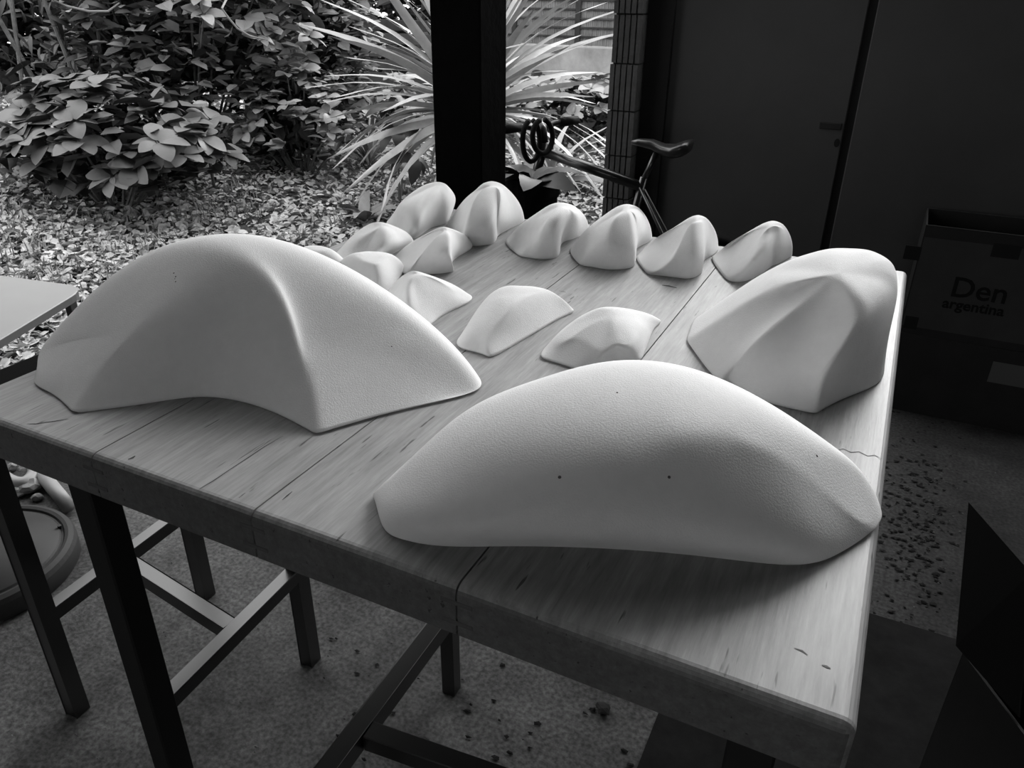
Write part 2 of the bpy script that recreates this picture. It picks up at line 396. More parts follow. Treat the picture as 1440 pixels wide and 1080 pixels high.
# ---------------------------------------------------------------- white foam shapes
def W(t):
    """a surveyed point: (px, py[, height above the table]) or a plan position (x, y[, height])"""
    z = t[2] if len(t) > 2 else 0.0
    if abs(t[0]) < 5: return Vector((t[0], t[1], TT+z))
    return at(t[0], t[1], TT+z)
def solve_cage(verts, faces, creases, level):
    """Catmull-Clark cage whose smooth surface passes through the surveyed points"""
    me = bpy.data.meshes.new('cage'); me.from_pydata([v[:] for v in verts], [], faces)
    me.update()
    at_ = me.attributes.new('crease_edge', 'FLOAT', 'EDGE')
    for e in me.edges:
        c = creases.get((min(e.vertices), max(e.vertices)), 0.0); at_.data[e.index].value = c
    o = bpy.data.objects.new('cage', me); COL.objects.link(o)
    md = o.modifiers.new('s', 'SUBSURF'); md.levels = level; md.render_levels = level
    n = len(verts); cage = [v.copy() for v in verts]
    for it in range(5):
        dg = bpy.context.evaluated_depsgraph_get(); ev = o.evaluated_get(dg); em = ev.to_mesh()
        for i in range(n): cage[i] += (verts[i]-em.vertices[i].co)*.8
        ev.to_mesh_clear()
        for i in range(n): me.vertices[i].co = cage[i]
        me.update(); o.update_tag(); bpy.context.view_layer.update()
    dg = bpy.context.evaluated_depsgraph_get(); ev = o.evaluated_get(dg)
    out = bpy.data.meshes.new_from_object(ev)
    bpy.data.objects.remove(o); bpy.data.meshes.remove(me)
    return out
def foam(cols, cap, label, group=None, name='foam_shape', level=4, topcrease=0.0, topring=None, tf=.15):
    """cols: (base, mid or None, top, crease) going round the shape; cap: an apex point, or 'strip' to bridge front and back"""
    n = len(cols); B = [W(c[0]) for c in cols]; Tp = [W(c[2]) for c in cols]
    cen = sum(B, Vector())/n
    Mi = []
    for b, c, t in zip(B, cols, Tp):
        if c[1] is None:
            m = b.lerp(t, .5); out_ = (b-cen); out_.z = 0; m += out_.normalized()*(.15*(b-t).length)
        else: m = W(c[1])
        Mi.append(m)
    verts = []
    for b in B: q = b.lerp(cen, .02); verts.append(Vector((q.x, q.y, TT+.0002)))         # slightly eased bottom arris
    verts += [Vector((b.x, b.y, TT+.004)) for b in B] + Mi + Tp
    faces = [list(range(n))[::-1]]
    cr = {}
    for k in range(n):
        k2 = (k+1) % n
        for L in range(3): faces.append([L*n+k, L*n+k2, (L+1)*n+k2, (L+1)*n+k])
        cr[(min(k, k2), max(k, k2))] = 1.0
        cr[(n+min(k, k2), n+max(k, k2))] = 1.0
        c = cols[k][3] if len(cols[k]) > 3 else 0.0
        if c:
            cr[(k, n+k)] = c; cr[(n+k, 2*n+k)] = c; cr[(2*n+k, 3*n+k)] = c*(.7 if cap == 'strip' else tf)
        if topring and topring[k]: cr[(3*n+min(k, k2), 3*n+max(k, k2))] = topring[k]
    if cap == 'strip':
        for k in range(n//2):
            a, b, c2, d = 3*n+k, 3*n+k+1, 3*n+(n-k-1) % n, 3*n+(n-k) % n
            f = []
            for v in (a, b, c2, d):
                if v not in f: f.append(v)
            faces.append(f)
        if topcrease:
            for k in range(n//2):
                w = topcrease[k] if isinstance(topcrease, (list, tuple)) else topcrease
                cr[(3*n+k, 3*n+k+1)] = w
    else:
        verts.append(W(cap)); a = len(verts)-1
        for k in range(n): faces.append([3*n+k, 3*n+(k+1) % n, a])
    me = solve_cage(verts, faces, cr, level)
    org = Vector((cen.x, cen.y, TT))
    for v in me.vertices: v.co -= org
    me.update()
    bm = bmesh.new(); bm.from_mesh(me); bmesh.ops.recalc_face_normals(bm, faces=bm.faces); bm.to_mesh(me); bm.free()
    o = link(name, me, M['foam'], None, org, True)
    tag(o, label, 'foam shape', group)
    return o
def c1(*L):                                   # survey crops, scaled back to the full frame
    return (440+L[0]/4.5, 240+L[1]/4.5) + tuple(L[2:])
def c2(*L):
    return (700+L[0]/3.2727, 260+L[1]/3.2727) + tuple(L[2:])

foam([
 ((70,553), (76,525,.022), (92,487,.045)),
 ((104,581), (133,527,.042), (165,470,.088), .95),
 ((200,569), (212,500,.07), (222,415,.14)),
 ((290,559), (300,475,.088), (306,372,.183)),
 ((375,577), (386,500,.078), (385,396,.168)),
 ((447,611), (442,527,.058), (428,458,.11), .55),
 ((560,580), (560,535,.033), (530,478,.08)),
 ((655,557), (648,544,.01), (618,500,.05)),
 ((-.60,1.085), None, (573,453,.092)),
 ((-.78,1.19), None, (440,360,.184)),
 ((-1.0,1.23), None, (330,328,.204)),
 ((-1.2,1.14), None, (220,350,.172)),
 ((-1.3,.98), None, (130,410,.106)),
 ((62,522), None, (70,482,.037)),
], 'strip', 'large white foam arch with hollowed front at the left front of the table', name='foam_arch', topcrease=[.3,.3,.1,0,.1,.3,.3])

foam([
 ((527,699), (526,696,.006), (528,691,.012), .6),
 ((543,750), (545,715,.028), (560,672,.038), .3),
 ((605,769), (607,722,.05), (615,643,.075)),
 ((711,770), (711,730,.062), (711,622,.115)),
 ((817,772), (817,737,.066), (817,617,.135)),
 ((922,778), (922,740,.066), (922,616,.142)),
 ((1028,789), (1030,748,.06), (1028,620,.135)),
 ((1123,797), (1122,750,.048), (1115,657,.1)),
 ((1180,781), (1182,753,.022), (1180,708,.048)),
 ((1233,742), (1233,740,.005), (1229,735,.012)),
 ((.065,1.0), None, (1205,667,.05)),
 ((.0,1.07), None, (1150,622,.095)),
 ((-.09,1.1), None, (1070,566,.135)),
 ((-.18,1.11), None, (960,517,.155)),
 ((-.28,1.1), None, (850,510,.15)),
 ((-.38,1.03), None, (750,537,.125)),
 ((-.46,.93), None, (655,577,.085)),
 ((-.53,.8), None, (575,648,.042)),
], 'strip', 'longest white foam crescent lying across the near right corner of the table', name='foam_crescent', topcrease=[.7,.4,.2,.15,.2,.4,.6,.8,.9])

foam([
 ((966,481), (1010,450,.06), (1083,406,.142), .85),
 ((1001,529), (1045,474,.072), (1112,412,.145)),
 ((1022,537), (1064,480,.088), (1137,418,.152), .8),
 ((1072,565), (1112,496,.085), (1163,428,.15)),
 ((1147,583), (1166,512,.09), (1203,446,.15), .9),
 ((1190,561), (1203,500,.09), (1230,430,.155)),
 ((1237,539), (1246,470,.09), (1254,405,.15)),
 ((.052,1.5), (1253,452,.095), (1259,384,.16)),
 ((.035,1.62), None, (1244,361,.167)),
 ((-.06,1.7), None, (1195,350,.175)),
 ((-.18,1.66), None, (1135,357,.165)),
 ((986,446), (1032,411,.06), (1085,382,.135), .3),
], (1180,384,.188), 'large ribbed white foam hump at the right edge of the table', name='foam_hump', tf=.6)

def pit(name, spots):
    o = bpy.data.objects[name]; bpy.context.view_layer.update(); inv = o.matrix_world.inverted()
    for px, py, r in spots:
        ok, loc, nr, _ = o.ray_cast(inv @ Vector((0, 0, CAM_H)), ray(px, py).normalized())
        if ok:
            bm = bmesh.new(); add_lathe(bm, [(0, .0006), (r*.6, .0005), (r, 0)], 7); q = nr.to_track_quat('Z', 'Y').to_matrix()
            for v in bm.verts: v.co = q @ v.co+loc
            obj('pit', bm, M['pit'], o)
M['pit'] = mat('foam_pit', .1, .9, .1)
pit('foam_arch', [(244.5, 384, .0016), (247, 389, .0016), (247, 396, .0015), (246, 392, .001), (551, 487, .0012)])
pit('foam_crescent', [(787, 671, .0022), (941, 671, .002), (868, 552, .0014), (1149, 641, .0018)])

G = 'small white foam shapes ranged around the table'
def small(cols, apex, label, nm='foam_nub', topring=None): foam(cols, apex, label, G, nm, 3, 0.0, topring)
small([
 (c1(848,352), c1(920,245,.05), c1(998,155,.1)),
 (c1(935,450), c1(962,325,.06), c1(1018,185,.11), .5),
 (c1(960,475), c1(995,330,.068), c1(1050,150,.122)),
 (c1(1110,473), c1(1120,320,.075), c1(1120,140,.125)),
 (c1(1165,435), c1(1162,300,.07), c1(1172,150,.12), .35),
 (c1(1190,400), c1(1188,300,.066), c1(1192,150,.12)),
 (c1(1295,347), c1(1265,250,.055), c1(1215,130,.11)),
 ((-.985,2.08), None, c1(1195,85,.125)),
 ((-1.08,2.07), None, c1(1090,80,.125)),
 ((-1.15,2.0), None, c1(1035,120,.115)),
], c1(1130,98,.132), 'tallest small foam peak, directly in front of the black column')
small([
 (c1(466,332), c1(520,255,.04), c1(575,195,.075)),
 (c1(520,390), c1(560,310,.042), c1(600,208,.078)),
 (c1(580,432), c1(625,320,.05), c1(650,200,.085), .3),
 (c1(640,432), c1(680,320,.05), c1(700,190,.087), .4),
 (c1(690,405), c1(722,300,.045), c1(750,180,.088)),
 (c1(770,355), c1(797,265,.04), c1(805,165,.085)),
 (c1(850,333), c1(858,250,.038), c1(850,155,.083)),
 ((-1.235,2.085), c1(905,175,.045), c1(866,115,.09)),
 ((-1.27,2.09), None, c1(820,86,.1)),
 ((-1.315,2.05), None, c1(730,88,.1)),
 ((-1.325,1.96), None, c1(640,128,.092)),
], c1(790,90,.105), 'rounded foam loaf at the far left corner, left of the tallest peak')
small([
 (c1(497,602), c1(600,518,.025), c1(700,435,.05)),
 (c1(570,655), c1(640,580,.022), c1(720,490,.052)),
 (c1(635,656), c1(698,520,.045), c1(760,438,.072), .5),
 (c1(780,655), c1(792,530,.055), c1(808,428,.08)),
 (c1(893,640), c1(866,530,.055), c1(860,425,.083), .55),
 (c1(888,575), c1(880,500,.05), c1(874,420,.075)),
 (c1(968,518), c1(930,455,.035), c1(890,393,.07)),
 ((-1.0,1.78), None, c1(868,366,.08)),
 ((-1.08,1.72), None, c1(795,362,.08)),
 ((-1.12,1.62), None, c1(730,400,.062)),
], c1(830,380,.085), 'small pinched foam nub in front of the tallest peak')
small([
 (c1(137,556), c1(195,500,.02), c1(262,428,.045)),
 (c1(190,598), c1(240,530,.02), c1(300,440,.05)),
 (c1(310,592), c1(332,520,.026), c1(370,428,.052)),
 (c1(430,565), c1(440,490,.04), c1(440,400,.065)),
 (c1(510,527), c1(515,460,.04), c1(500,395,.06)),
 (c1(583,488), c1(565,435,.03), c1(522,380,.055)),
 ((-1.16,1.74), None, c1(492,343,.065)),
 ((-1.24,1.7), None, c1(400,330,.068)),
 ((-1.28,1.6), None, c1(320,360,.055)),
], c1(430,350,.072), 'low foam mound by the left table edge, second from the far corner')
def mound(base, apex, label, mid=.16, top=.5, zm=.5, zt=.9):
    A = W(apex); hz = A.z-TT; cols = []
    for b in base:
        B = W(b); m = B.lerp(A, mid); t = B.lerp(A, top); cols.append(((B.x, B.y), (m.x, m.y, hz*zm), (t.x, t.y, hz*zt)))
    small(cols, (A.x, A.y, hz), label)
mound([(-1.195,1.45), (-1.11,1.37), (-1.02,1.342), c1(438,788), (-.992,1.40), c1(560,662), (-1.06,1.54), (-1.14,1.535), (-1.185,1.5)], c1(385,567,.062), 'low smooth foam mound just behind the top of the large arch', zm=.45)
small([
 (c1(430,850), c1(500,755,.03), c1(560,688,.055)),
 (c1(560,960), c1(575,830,.05), c1(592,712,.071), .35),
 (c1(680,1022), c1(655,850,.041), c1(640,720,.07)),
 (c1(780,950), c1(732,830,.036), c1(690,712,.067)),
 (c1(900,880), c1(840,778,.034), c1(750,692,.064)),
 (c1(1003,825), c1(930,787,.016), c1(830,712,.05)),
 ((-.83,1.44), None, c1(760,672,.06)),
 ((-.91,1.42), None, c1(650,638,.075)),
 ((-.97,1.38), None, c1(580,658,.06)),
], c1(660,652,.081), 'rounded foam dome touching the right slope of the large arch')
small([
 ((642,485), (664,456,.027), (690,421,.048)),
 ((668,496), (677,464,.027), (699,430,.051)),
 ((693,502), (691,474,.024), (708,444,.047), .35),
 ((745,473), (738,452,.026), (733,428,.053)),
 ((792,446), (782,428,.022), (765,411,.049), .2),
 ((-.57,1.46), None, (757,404,.054)),
 ((-.65,1.43), None, (732,402,.058)),
 ((-.71,1.3), None, (702,405,.053)),
], (725,415,.061), 'low foam wedge with flat slopes alone in the middle of the table')
small([
 (c2(200,797), c2(255,750,.014), c2(312,708,.03), .3),
 (c2(280,826), c2(320,762,.018), c2(365,705,.035)),
 (c2(362,850), c2(395,792,.018), c2(425,736,.034)),
 (c2(450,845), c2(465,808,.016), c2(482,764,.031)),
 (c2(560,830), c2(556,788,.019), c2(545,737,.041)),
 (c2(655,815), c2(640,788,.016), c2(605,745,.04), .4),
 (c2(690,740), c2(680,712,.02), c2(638,680,.045)),
 (c2(725,658), c2(700,640,.018), c2(650,622,.042)),
 ((-.385,1.49), None, c2(600,580,.05)),
 ((-.46,1.47), None, c2(520,562,.058)),
 ((-.52,1.36), None, c2(420,583,.05)),
 ((-.54,1.27), None, c2(330,655,.034)),
], c2(510,605,.06), 'low foam shape with a scooped front edge behind the long crescent', topring=[.7,.7,.7,.6,.7,.7,.3,0,0,0,0,0])
small([
 (c2(38,272), c2(95,222,.03), c2(165,163,.072)),
 (c2(100,330), c2(160,240,.045), c2(216,165,.088), .5),
 (c2(190,345), c2(197,245,.055), c2(230,163,.095), .4),
 (c2(265,338), c2(258,250,.055), c2(268,160,.1)),
 (c2(287,310), c2(292,225,.06), c2(312,135,.105), .6),
 (c2(300,266), c2(315,200,.06), c2(335,132,.1)),
 (c2(360,245), c2(362,192,.05), c2(358,132,.095)),
 (c2(412,214), c2(396,168,.04), c2(366,120,.088)),
 ((-.79,2.08), None, c2(335,90,.1)),
 ((-.88,2.02), None, c2(240,92,.1)),
 ((-.93,1.92), None, c2(192,132,.085)),
], c2(285,100,.111), 'small foam peak in the far row, first to the right of the column')
small([
 (c2(333,311), c2(385,262,.035), c2(448,195,.072)),
 (c2(377,370), c2(440,280,.05), c2(508,180,.095), .5),
 (c2(510,392), c2(516,280,.06), c2(532,175,.105), .4),
 (c2(595,388), c2(598,280,.06), c2(592,170,.105)),
 (c2(628,375), c2(630,270,.06), c2(618,163,.105), .75),
 (c2(636,340), c2(640,250,.06), c2(630,155,.1)),
 (c2(640,293), c2(655,225,.055), c2(642,148,.1)),
 (c2(697,263), c2(687,195,.045), c2(657,125,.088)),
 ((-.6,2.09), None, c2(635,100,.11)),
 ((-.69,2.02), None, c2(555,98,.11)),
 ((-.74,1.93), None, c2(490,148,.092)),
], c2(590,116,.121), 'small foam peak in the far row, in front of the brick pillar')
small([
 (c2(640,347), c2(715,280,.03), c2(795,225,.058)),
 (c2(687,411), c2(755,368,.025), c2(825,300,.052), .45),
 (c2(790,424), c2(832,330,.05), c2(858,215,.095)),
 (c2(885,433), c2(903,320,.06), c2(905,202,.105)),
 (c2(940,405), c2(948,300,.06), c2(940,198,.1), .6),
 (c2(950,350), c2(958,270,.055), c2(952,192,.095)),
 (c2(995,322), c2(990,250,.04), c2(968,178,.088)),
 ((-.4,2.07), None, c2(957,152,.1)),
 ((-.48,2.02), None, c2(888,148,.1)),
 ((-.55,1.93), None, c2(828,190,.08)),
], c2(915,166,.112), 'small foam peak in the far row, beneath the bicycle saddle')
small([
 (c2(985,348), c2(1060,300,.025), c2(1130,240,.058)),
 (c2(1050,437), c2(1120,362,.035), c2(1170,275,.068), .4),
 (c2(1130,447), c2(1175,340,.06), c2(1207,245,.09)),
 (c2(1215,410), c2(1235,310,.07), c2(1247,225,.1)),
 (c2(1265,372), c2(1270,280,.07), c2(1275,210,.1), .6),
 (c2(1300,360), c2(1305,280,.06), c2(1300,203,.1)),
 (c2(1342,335), c2(1341,270,.045), c2(1320,203,.088)),
 ((-.215,2.09), None, c2(1302,176,.1)),
 ((-.31,2.07), None, c2(1225,176,.1)),
 ((-.37,2.0), None, c2(1160,218,.078)),
], c2(1250,192,.112), 'rightmost small foam peak of the far row, behind the ribbed hump')
cb = at(446, 362, TT+.03)
mound([(cb.x+.085*math.cos(a), cb.y+.055*math.sin(a)) for a in [PI+2*PI*k/8 for k in range(8)]], (cb.x, cb.y, .055), 'small foam mound mostly hidden behind the large arch')

# ---------------------------------------------------------------- stools under the table
def stool(corners, label):
    A, Bc, Cc, D = [Vector((x, y, 0)) for x, y in corners]        # A near-left, B far-right, C far-left, D near-right
    cen = (A+Bc+Cc+D)/4
    st = tag(empty('bar_stool', cen), label, 'stool', None)
    ex = (D-A).normalized(); ey = (Cc-A).normalized()
    for c in (A, Bc, Cc, D):
        bm = bmesh.new(); p = c-cen
        s = .018
        add_bar(bm, p+ex*0 , p+Vector((0, 0, .85)), .036, .036, up=ey, bev=.002); obj('leg', bm, M['steel_dark'], st)
    def rail(a, b, z, nm='rung'):
        bm = bmesh.new(); a = a-cen+Vector((0, 0, z)); b = b-cen+Vector((0, 0, z)); d = (b-a).normalized()*.018
        add_bar(bm, a+d, b-d, .036, .036, bev=.002); obj(nm, bm, M['steel_dark'], st)
    rail(A, Cc, .31); rail(D, Bc, .31)
    o_ = ex*.0178; rail((A+Cc)/2+o_*0, (D+Bc)/2-o_*0, .305, 'stretcher')
    bm = bmesh.new(); w = (D-A).length/2+.022
    add_box(bm, -w, w, -w, w, .85, .898, .018, 3); obj('seat', bm, M['seat'], st, smooth=False)
    return st
A_, C_, B_ = (-1.539, .721), (-1.565, 1.163), (-1.129, 1.105); D_ = (A_[0]+B_[0]-C_[0], A_[1]+B_[1]-C_[1])
stool([A_, B_, C_, D_], 'dark square framed stool half under the left end of the table')
# low three-legged steel stand further right
Ef = at(635, 970, 0); Ea = at(605, 897, .29); Eb = at(478, 1066, .29); dirn = (Eb-Ea).normalized(); Et = Vector((Ef.x, Ef.y, 0))
st0 = Ea+dirn*((Et-Ea).dot(dirn)); Av = Eb+dirn*.10; cj = at(515, 1034, .29); cdir = (at(640, 1078, .29)-cj).normalized(); cs = Ea+dirn*((cj-Ea).dot(dirn)); Fv = cs+cdir*.40
for v in (st0, Av, cs, Fv): v.z = 0
sd = tag(empty('steel_stand', Vector(((Et+Av+Fv)/3)[:2]+(0,))), 'low three-legged dark steel stand on the floor under the middle of the table', 'stand')
for p in (Et, Av, Fv):
    bm = bmesh.new(); add_bar(bm, p-sd.location, p-sd.location+Vector((0, 0, .29)), .036, .036, up=dirn, bev=.002); obj('leg', bm, M['steel_dark'], sd)
zr = Vector((0, 0, .29))
bm = bmesh.new(); add_bar(bm, st0-sd.location+zr-dirn*.018, Av-sd.location+zr+dirn*.018, .04, .04, bev=.002); obj('rail', bm, M['steel_dark'], sd)
bm = bmesh.new(); add_bar(bm, cs-sd.location+zr+cdir*.02, Fv-sd.location+zr+cdir*.018, .04, .04, bev=.002); obj('cross_rail', bm, M['steel_dark'], sd)

# ---------------------------------------------------------------- white side table in the garden light, round base on the floor
tcx, tcy = -2.45, 1.05
wt = tag(empty('side_table', (tcx, tcy, 0)), 'white square side table with rounded corners, cut by the left edge of the photo', 'table')
def P2(px, py, z=.75): v = at(px, py, z); return Vector((v.x-tcx, v.y-tcy, 0))
cr, ea, eb = P2(122, 403), P2(0, 477), P2(0, 387)
u1 = (ea-cr).normalized(); u2 = (eb-cr).normalized()
S = .75
quad = [cr, cr+u1*S, cr+u1*S+u2*S, cr+u2*S]
bm = bmesh.new(); pts = []
for k in range(4):
    p, a, b = quad[k], quad[k-1], quad[(k+1) % 4]; r = .085
    q0 = p+(a-p).normalized()*r; q1 = p+(b-p).normalized()*r
    for t in range(7):
        s = t/6; pts.append(q0*(1-s)**2+p*2*s*(1-s)+q1*s*s)
lo = [bm.verts.new((p.x, p.y, .75-.024)) for p in pts]; mi = [bm.verts.new((p.x, p.y, .747)) for p in pts]
for k in range(len(pts)):
    k2 = (k+1) % len(pts); f = bm.faces.new((lo[k], mi[k], mi[k2], lo[k2])); f.material_index = 1
cq = sum(pts, Vector())/len(pts)
tp = [bm.verts.new((p.x+(cq.x-p.x)*.006, p.y+(cq.y-p.y)*.006, .75)) for p in pts]
for k in range(len(pts)):
    k2 = (k+1) % len(pts); bm.faces.new((mi[k], tp[k], tp[k2], mi[k2]))
bm.faces.new(tp); bm.faces.new(lo[::-1])
bmesh.ops.recalc_face_normals(bm, faces=bm.faces)
o = obj('table_top', bm, M['white_lam'], wt); o.data.materials.append(M['white_edge'])
for p in quad:
    q = p.lerp(cq, .12); bm = bmesh.new(); add_box(bm, q.x-.014, q.x+.014, q.y-.014, q.y+.014, 0, .726, .003, 1); obj('leg', bm, M['white_edge'], wt)
rb = tag(empty('round_base', (-2.232, .927, 0)), 'heavy round grey metal base with raised rim, on the floor left of the table legs', 'base')
bm = bmesh.new(); add_lathe(bm, [(0, 0), (.255, 0), (.264, .012), (.264, .06), (.258, .074), (.244, .08), (.234, .077), (.229, .071), (.223, .071), (.219, .077), (.05, .084), (0, .084)], 72)
o = obj('disc', bm, M['disc'], rb)
for p in o.data.polygons: p.use_smooth = p.area > .0008
bm = bmesh.new(); v = at(84, 741, .078); add_lathe(bm, [(0, .084), (.006, .084), (.006, .074)], 10, v.x+2.232, v.y-.927); obj('screw', bm, M['black'], rb)

# pale hose and stones lying by the slab edge
bm = bmesh.new()
hp = [at(-30, 640, .03), at(5, 672, .03), at(30, 681, .03), at(46, 672, .03), at(50, 658, .035), at(42, 640, .035)]
hp2 = []
for k in range(len(hp)-1):
    for s in range(5):
        p0, p1, p2, p3 = hp[max(k-1, 0)], hp[k], hp[k+1], hp[min(k+2, len(hp)-1)]; t = s/5
        hp2.append(.5*((2*p1)+(p2-p0)*t+(2*p0-5*p1+4*p2-p3)*t*t+(3*p1-p0-3*p2+p3)*t**3))
add_tube(bm, hp2, .026, 12)
tag(obj('drain_hose', bm, M['hose'], smooth=True), 'thick pale hose bending on the ground beyond the round metal base', 'hose')
bm = bmesh.new(); add_tube(bm, [at(60, 668, .03), at(78, 690, .03), at(96, 712, .03)], .024, 12)
tag(obj('pale_pipe', bm, M['hose'], smooth=True), 'short pale pipe lying right of the bent hose', 'pipe')
def rock(name, p, r, m, label, cat, group=None, seed=0, sq=.7):
    bm = bmesh.new(); bmesh.ops.create_icosphere(bm, subdivisions=2, radius=1)
    for v in bm.verts:
        d = 1+.35*noise.noise(v.co*1.6+Vector((seed*3.1, seed, 0))); v.co = Vector((v.co.x*r*d, v.co.y*r*d*.85, v.co.z*r*sq*d))
    o = obj(name, bm, m, None, Vector((p.x, p.y, p.z+r*sq*.8))); o.rotation_euler.z = seed
    return tag(o, label, cat, group)
for k, (px, py, r) in enumerate(((25, 698, .028), (44, 690, .04), (20, 660, .022), (54, 703, .02))):
    rock('stone', at(px, py, 0), r, M['stone'], ('pale rough stone under the near side of the hose', 'largest pale stone, beside the bend of the hose', 'pale stone beyond the hose, under the table edge', 'smallest pale stone, between the pipe and the round metal base')[k], 'stone', 'stones by the round base', k+1)
rock('pebble', at(592, 1056, 0), .028, M['pebble'], 'dark lump of stone on the concrete by the stool stretcher', 'stone', None, 4, .8)
rock('clod', at(848, 1000, 0), .02, M['pebble'], 'dark crumbled clod on the concrete under the table front', 'stone', None, 6, .6)

# ---------------------------------------------------------------- leaves and plants
def leaf_mesh(name, L, Wd, m, fold=.25, droop=.3, shape=1.0, n=6, tip=.5):
    """a leaf along +Y, underside -Z: midrib with two folded halves"""
    bm = bmesh.new(); mid, le, ri = [], [], []
    for k in range(n+1):
        t = (1-math.cos(PI*k/n))/2*.6+.4*k/n; w = Wd*.5*(math.sin(PI*min(1, t**shape)) ** .65 if 0 < t < 1 else .02)
        if t > tip and 0 < t < 1: w = w
        y = L*(t-.12*droop*t*t); z = -droop*L*.45*t*t + .05*L*math.sin(PI*t)
        mid.append(bm.verts.new((0, y, z)))
        if 0 < k < n:
            le.append(bm.verts.new((-w, y-.02*L, z+fold*w))); ri.append(bm.verts.new((w, y-.02*L, z+fold*w)))
        else: le.append(None); ri.append(None)
    for k in range(n):
        for sd, flip in ((le, False), (ri, True)):
            f = [v for v in (mid[k], mid[k+1], sd[k+1], sd[k]) if v is not None]
            if len(f) >= 3: bm.faces.new(f if flip else f[::-1])
    me = bm_mesh(bm, name); me.materials.append(m)
    for p in me.polygons: p.use_smooth = True
    return me
def orient(p, d, up, s=1.0, roll=0.0):
    d = d.normalized(); x = d.cross(up)
    if x.length < 1e-3: x = d.cross(Vector((1, 0, 0)))
    x.normalize(); z = x.cross(d)
    if roll: x, z = x*math.cos(roll)+z*math.sin(roll), z*math.cos(roll)-x*math.sin(roll)
    return Matrix(((x.x*s, d.x*s, z.x*s, p.x), (x.y*s, d.y*s, z.y*s, p.y), (x.z*s, d.z*s, z.z*s, p.z), (0, 0, 0, 1)))
def put_leaf(root, me, p, d, up, s=1.0, roll=0.0, name='leaf'):
    o = bpy.data.objects.new(name, me); COL.objects.link(o); o.parent = root
    o.matrix_local = orient(p, d, up, s, roll); return o
UP = Vector((0, 0, 1))
def leaf_cloud(name, pts, size, m, parent=None, flat=.0, verts6=False):
    """many small leaves in one mesh (nobody could count them)"""
    vs, fs = [], []
    for p in pts:
        a = rnd.uniform(0, 2*PI); tl = rnd.gauss(0, .55)*(1-flat); s = size*rnd.uniform(.55, 1.4)
        d = Vector((math.cos(a)*math.cos(tl), math.sin(a)*math.cos(tl), math.sin(tl)))
        sd = d.cross(UP); 
        if sd.length < .01: sd = Vector((1, 0, 0))
        sd.normalize(); nn = sd.cross(d); rr = rnd.gauss(0, .5)*(1-flat*.6); sd = sd*math.cos(rr)+nn*math.sin(rr); nn = sd.cross(d)
        b = len(vs); w = s*rnd.uniform(.26, .4); k = nn*(s*.08); dr = nn*(-s*rnd.uniform(0, .2))
        vs += [p-d*s*.5, p-d*s*.2+sd*w+k, p+d*s*.25+sd*w*.85+k+dr*.4, p+d*s*.5+dr, p+d*s*.25-sd*w*.85+k+dr*.4, p-d*s*.2-sd*w+k]
        fs += [(b, b+1, b+2, b+3), (b, b+3, b+4, b+5)]
    me = bpy.data.meshes.new(name); me.from_pydata([v[:] for v in vs], [], fs); me.update()
    o = link(name, me, m, parent); return tag(o, kind='stuff')
def shrub(name, base, rx, ry, h, nros, me, label, cat='shrub', per=6, lo=.15, spread=1.38, dark=True, group=None, lift=.0, core=True, smin=.7, smax=1.15, stemm=None, mass=0, msize=.12, tilt=.4):
    root = tag(empty(name, base), label, cat, group)
    tocam = Vector((-base.x, -base.y, 0)).normalized()
    n = 0; tries = 0
    while n < nros and tries < 4000:
        tries += 1
        a = rnd.uniform(0, 2*PI); e = math.asin(rnd.uniform(-.25, 1))
        nv = Vector((math.cos(e)*math.cos(a), math.cos(e)*math.sin(a), math.sin(e)))
        if nv.dot(tocam) < -.25 and rnd.random() < .85: continue
        k = rnd.uniform(.8, 1.03)
        p = Vector((nv.x*rx*k, nv.y*ry*k, h*(.5+.5*nv.z*k)+lift))
        if p.z < lo*h: continue
        ax = (nv*tilt+UP*.95+Vector((rnd.gauss(0, .15), rnd.gauss(0, .15), 0))).normalized()
        s0 = ax.cross(Vector((.3, .9, .1))).normalized(); s1 = ax.cross(s0); a0 = rnd.uniform(0, 2*PI)
        m = per+rnd.choice((-1, 0, 0, 1))
        for i in range(m):
            t = a0+2*PI*i/m+rnd.gauss(0, .15); out = s0*math.cos(t)+s1*math.sin(t)
            d = out*math.sin(spread)+ax*math.cos(spread)+Vector((0, 0, rnd.gauss(-.05, .15)))
            put_leaf(root, me, p+d*.012, d, ax, rnd.uniform(smin, smax), rnd.gauss(0, .25))
        if n % 3 == 0:
            bm = bmesh.new(); q = Vector((p.x*.25, p.y*.25, 0)); add_tube(bm, [q, q.lerp(p, .5)+Vector((0, 0, .06*h)), p], [.012, .009, .005], 5)
            obj('stem', bm, stemm or M['bark'], root)
        n += 1
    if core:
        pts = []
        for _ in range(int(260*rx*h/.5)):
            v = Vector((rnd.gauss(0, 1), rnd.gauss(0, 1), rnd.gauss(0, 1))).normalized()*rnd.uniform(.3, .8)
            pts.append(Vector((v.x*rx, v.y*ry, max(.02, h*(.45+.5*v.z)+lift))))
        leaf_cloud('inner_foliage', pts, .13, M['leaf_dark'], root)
    if mass:
        pts = []
        for _ in range(mass):
            v = Vector((rnd.gauss(0, 1), rnd.gauss(0, 1), rnd.gauss(0, 1))).normalized()*rnd.uniform(.75, 1.0)
            if v.z < -.6: continue
            pts.append(Vector((v.x*rx, v.y*ry, max(.03, h*(.5+.5*v.z)+lift))))
        leaf_cloud('outer_foliage', pts, msize, me.materials[0], root, flat=.6)
    return root

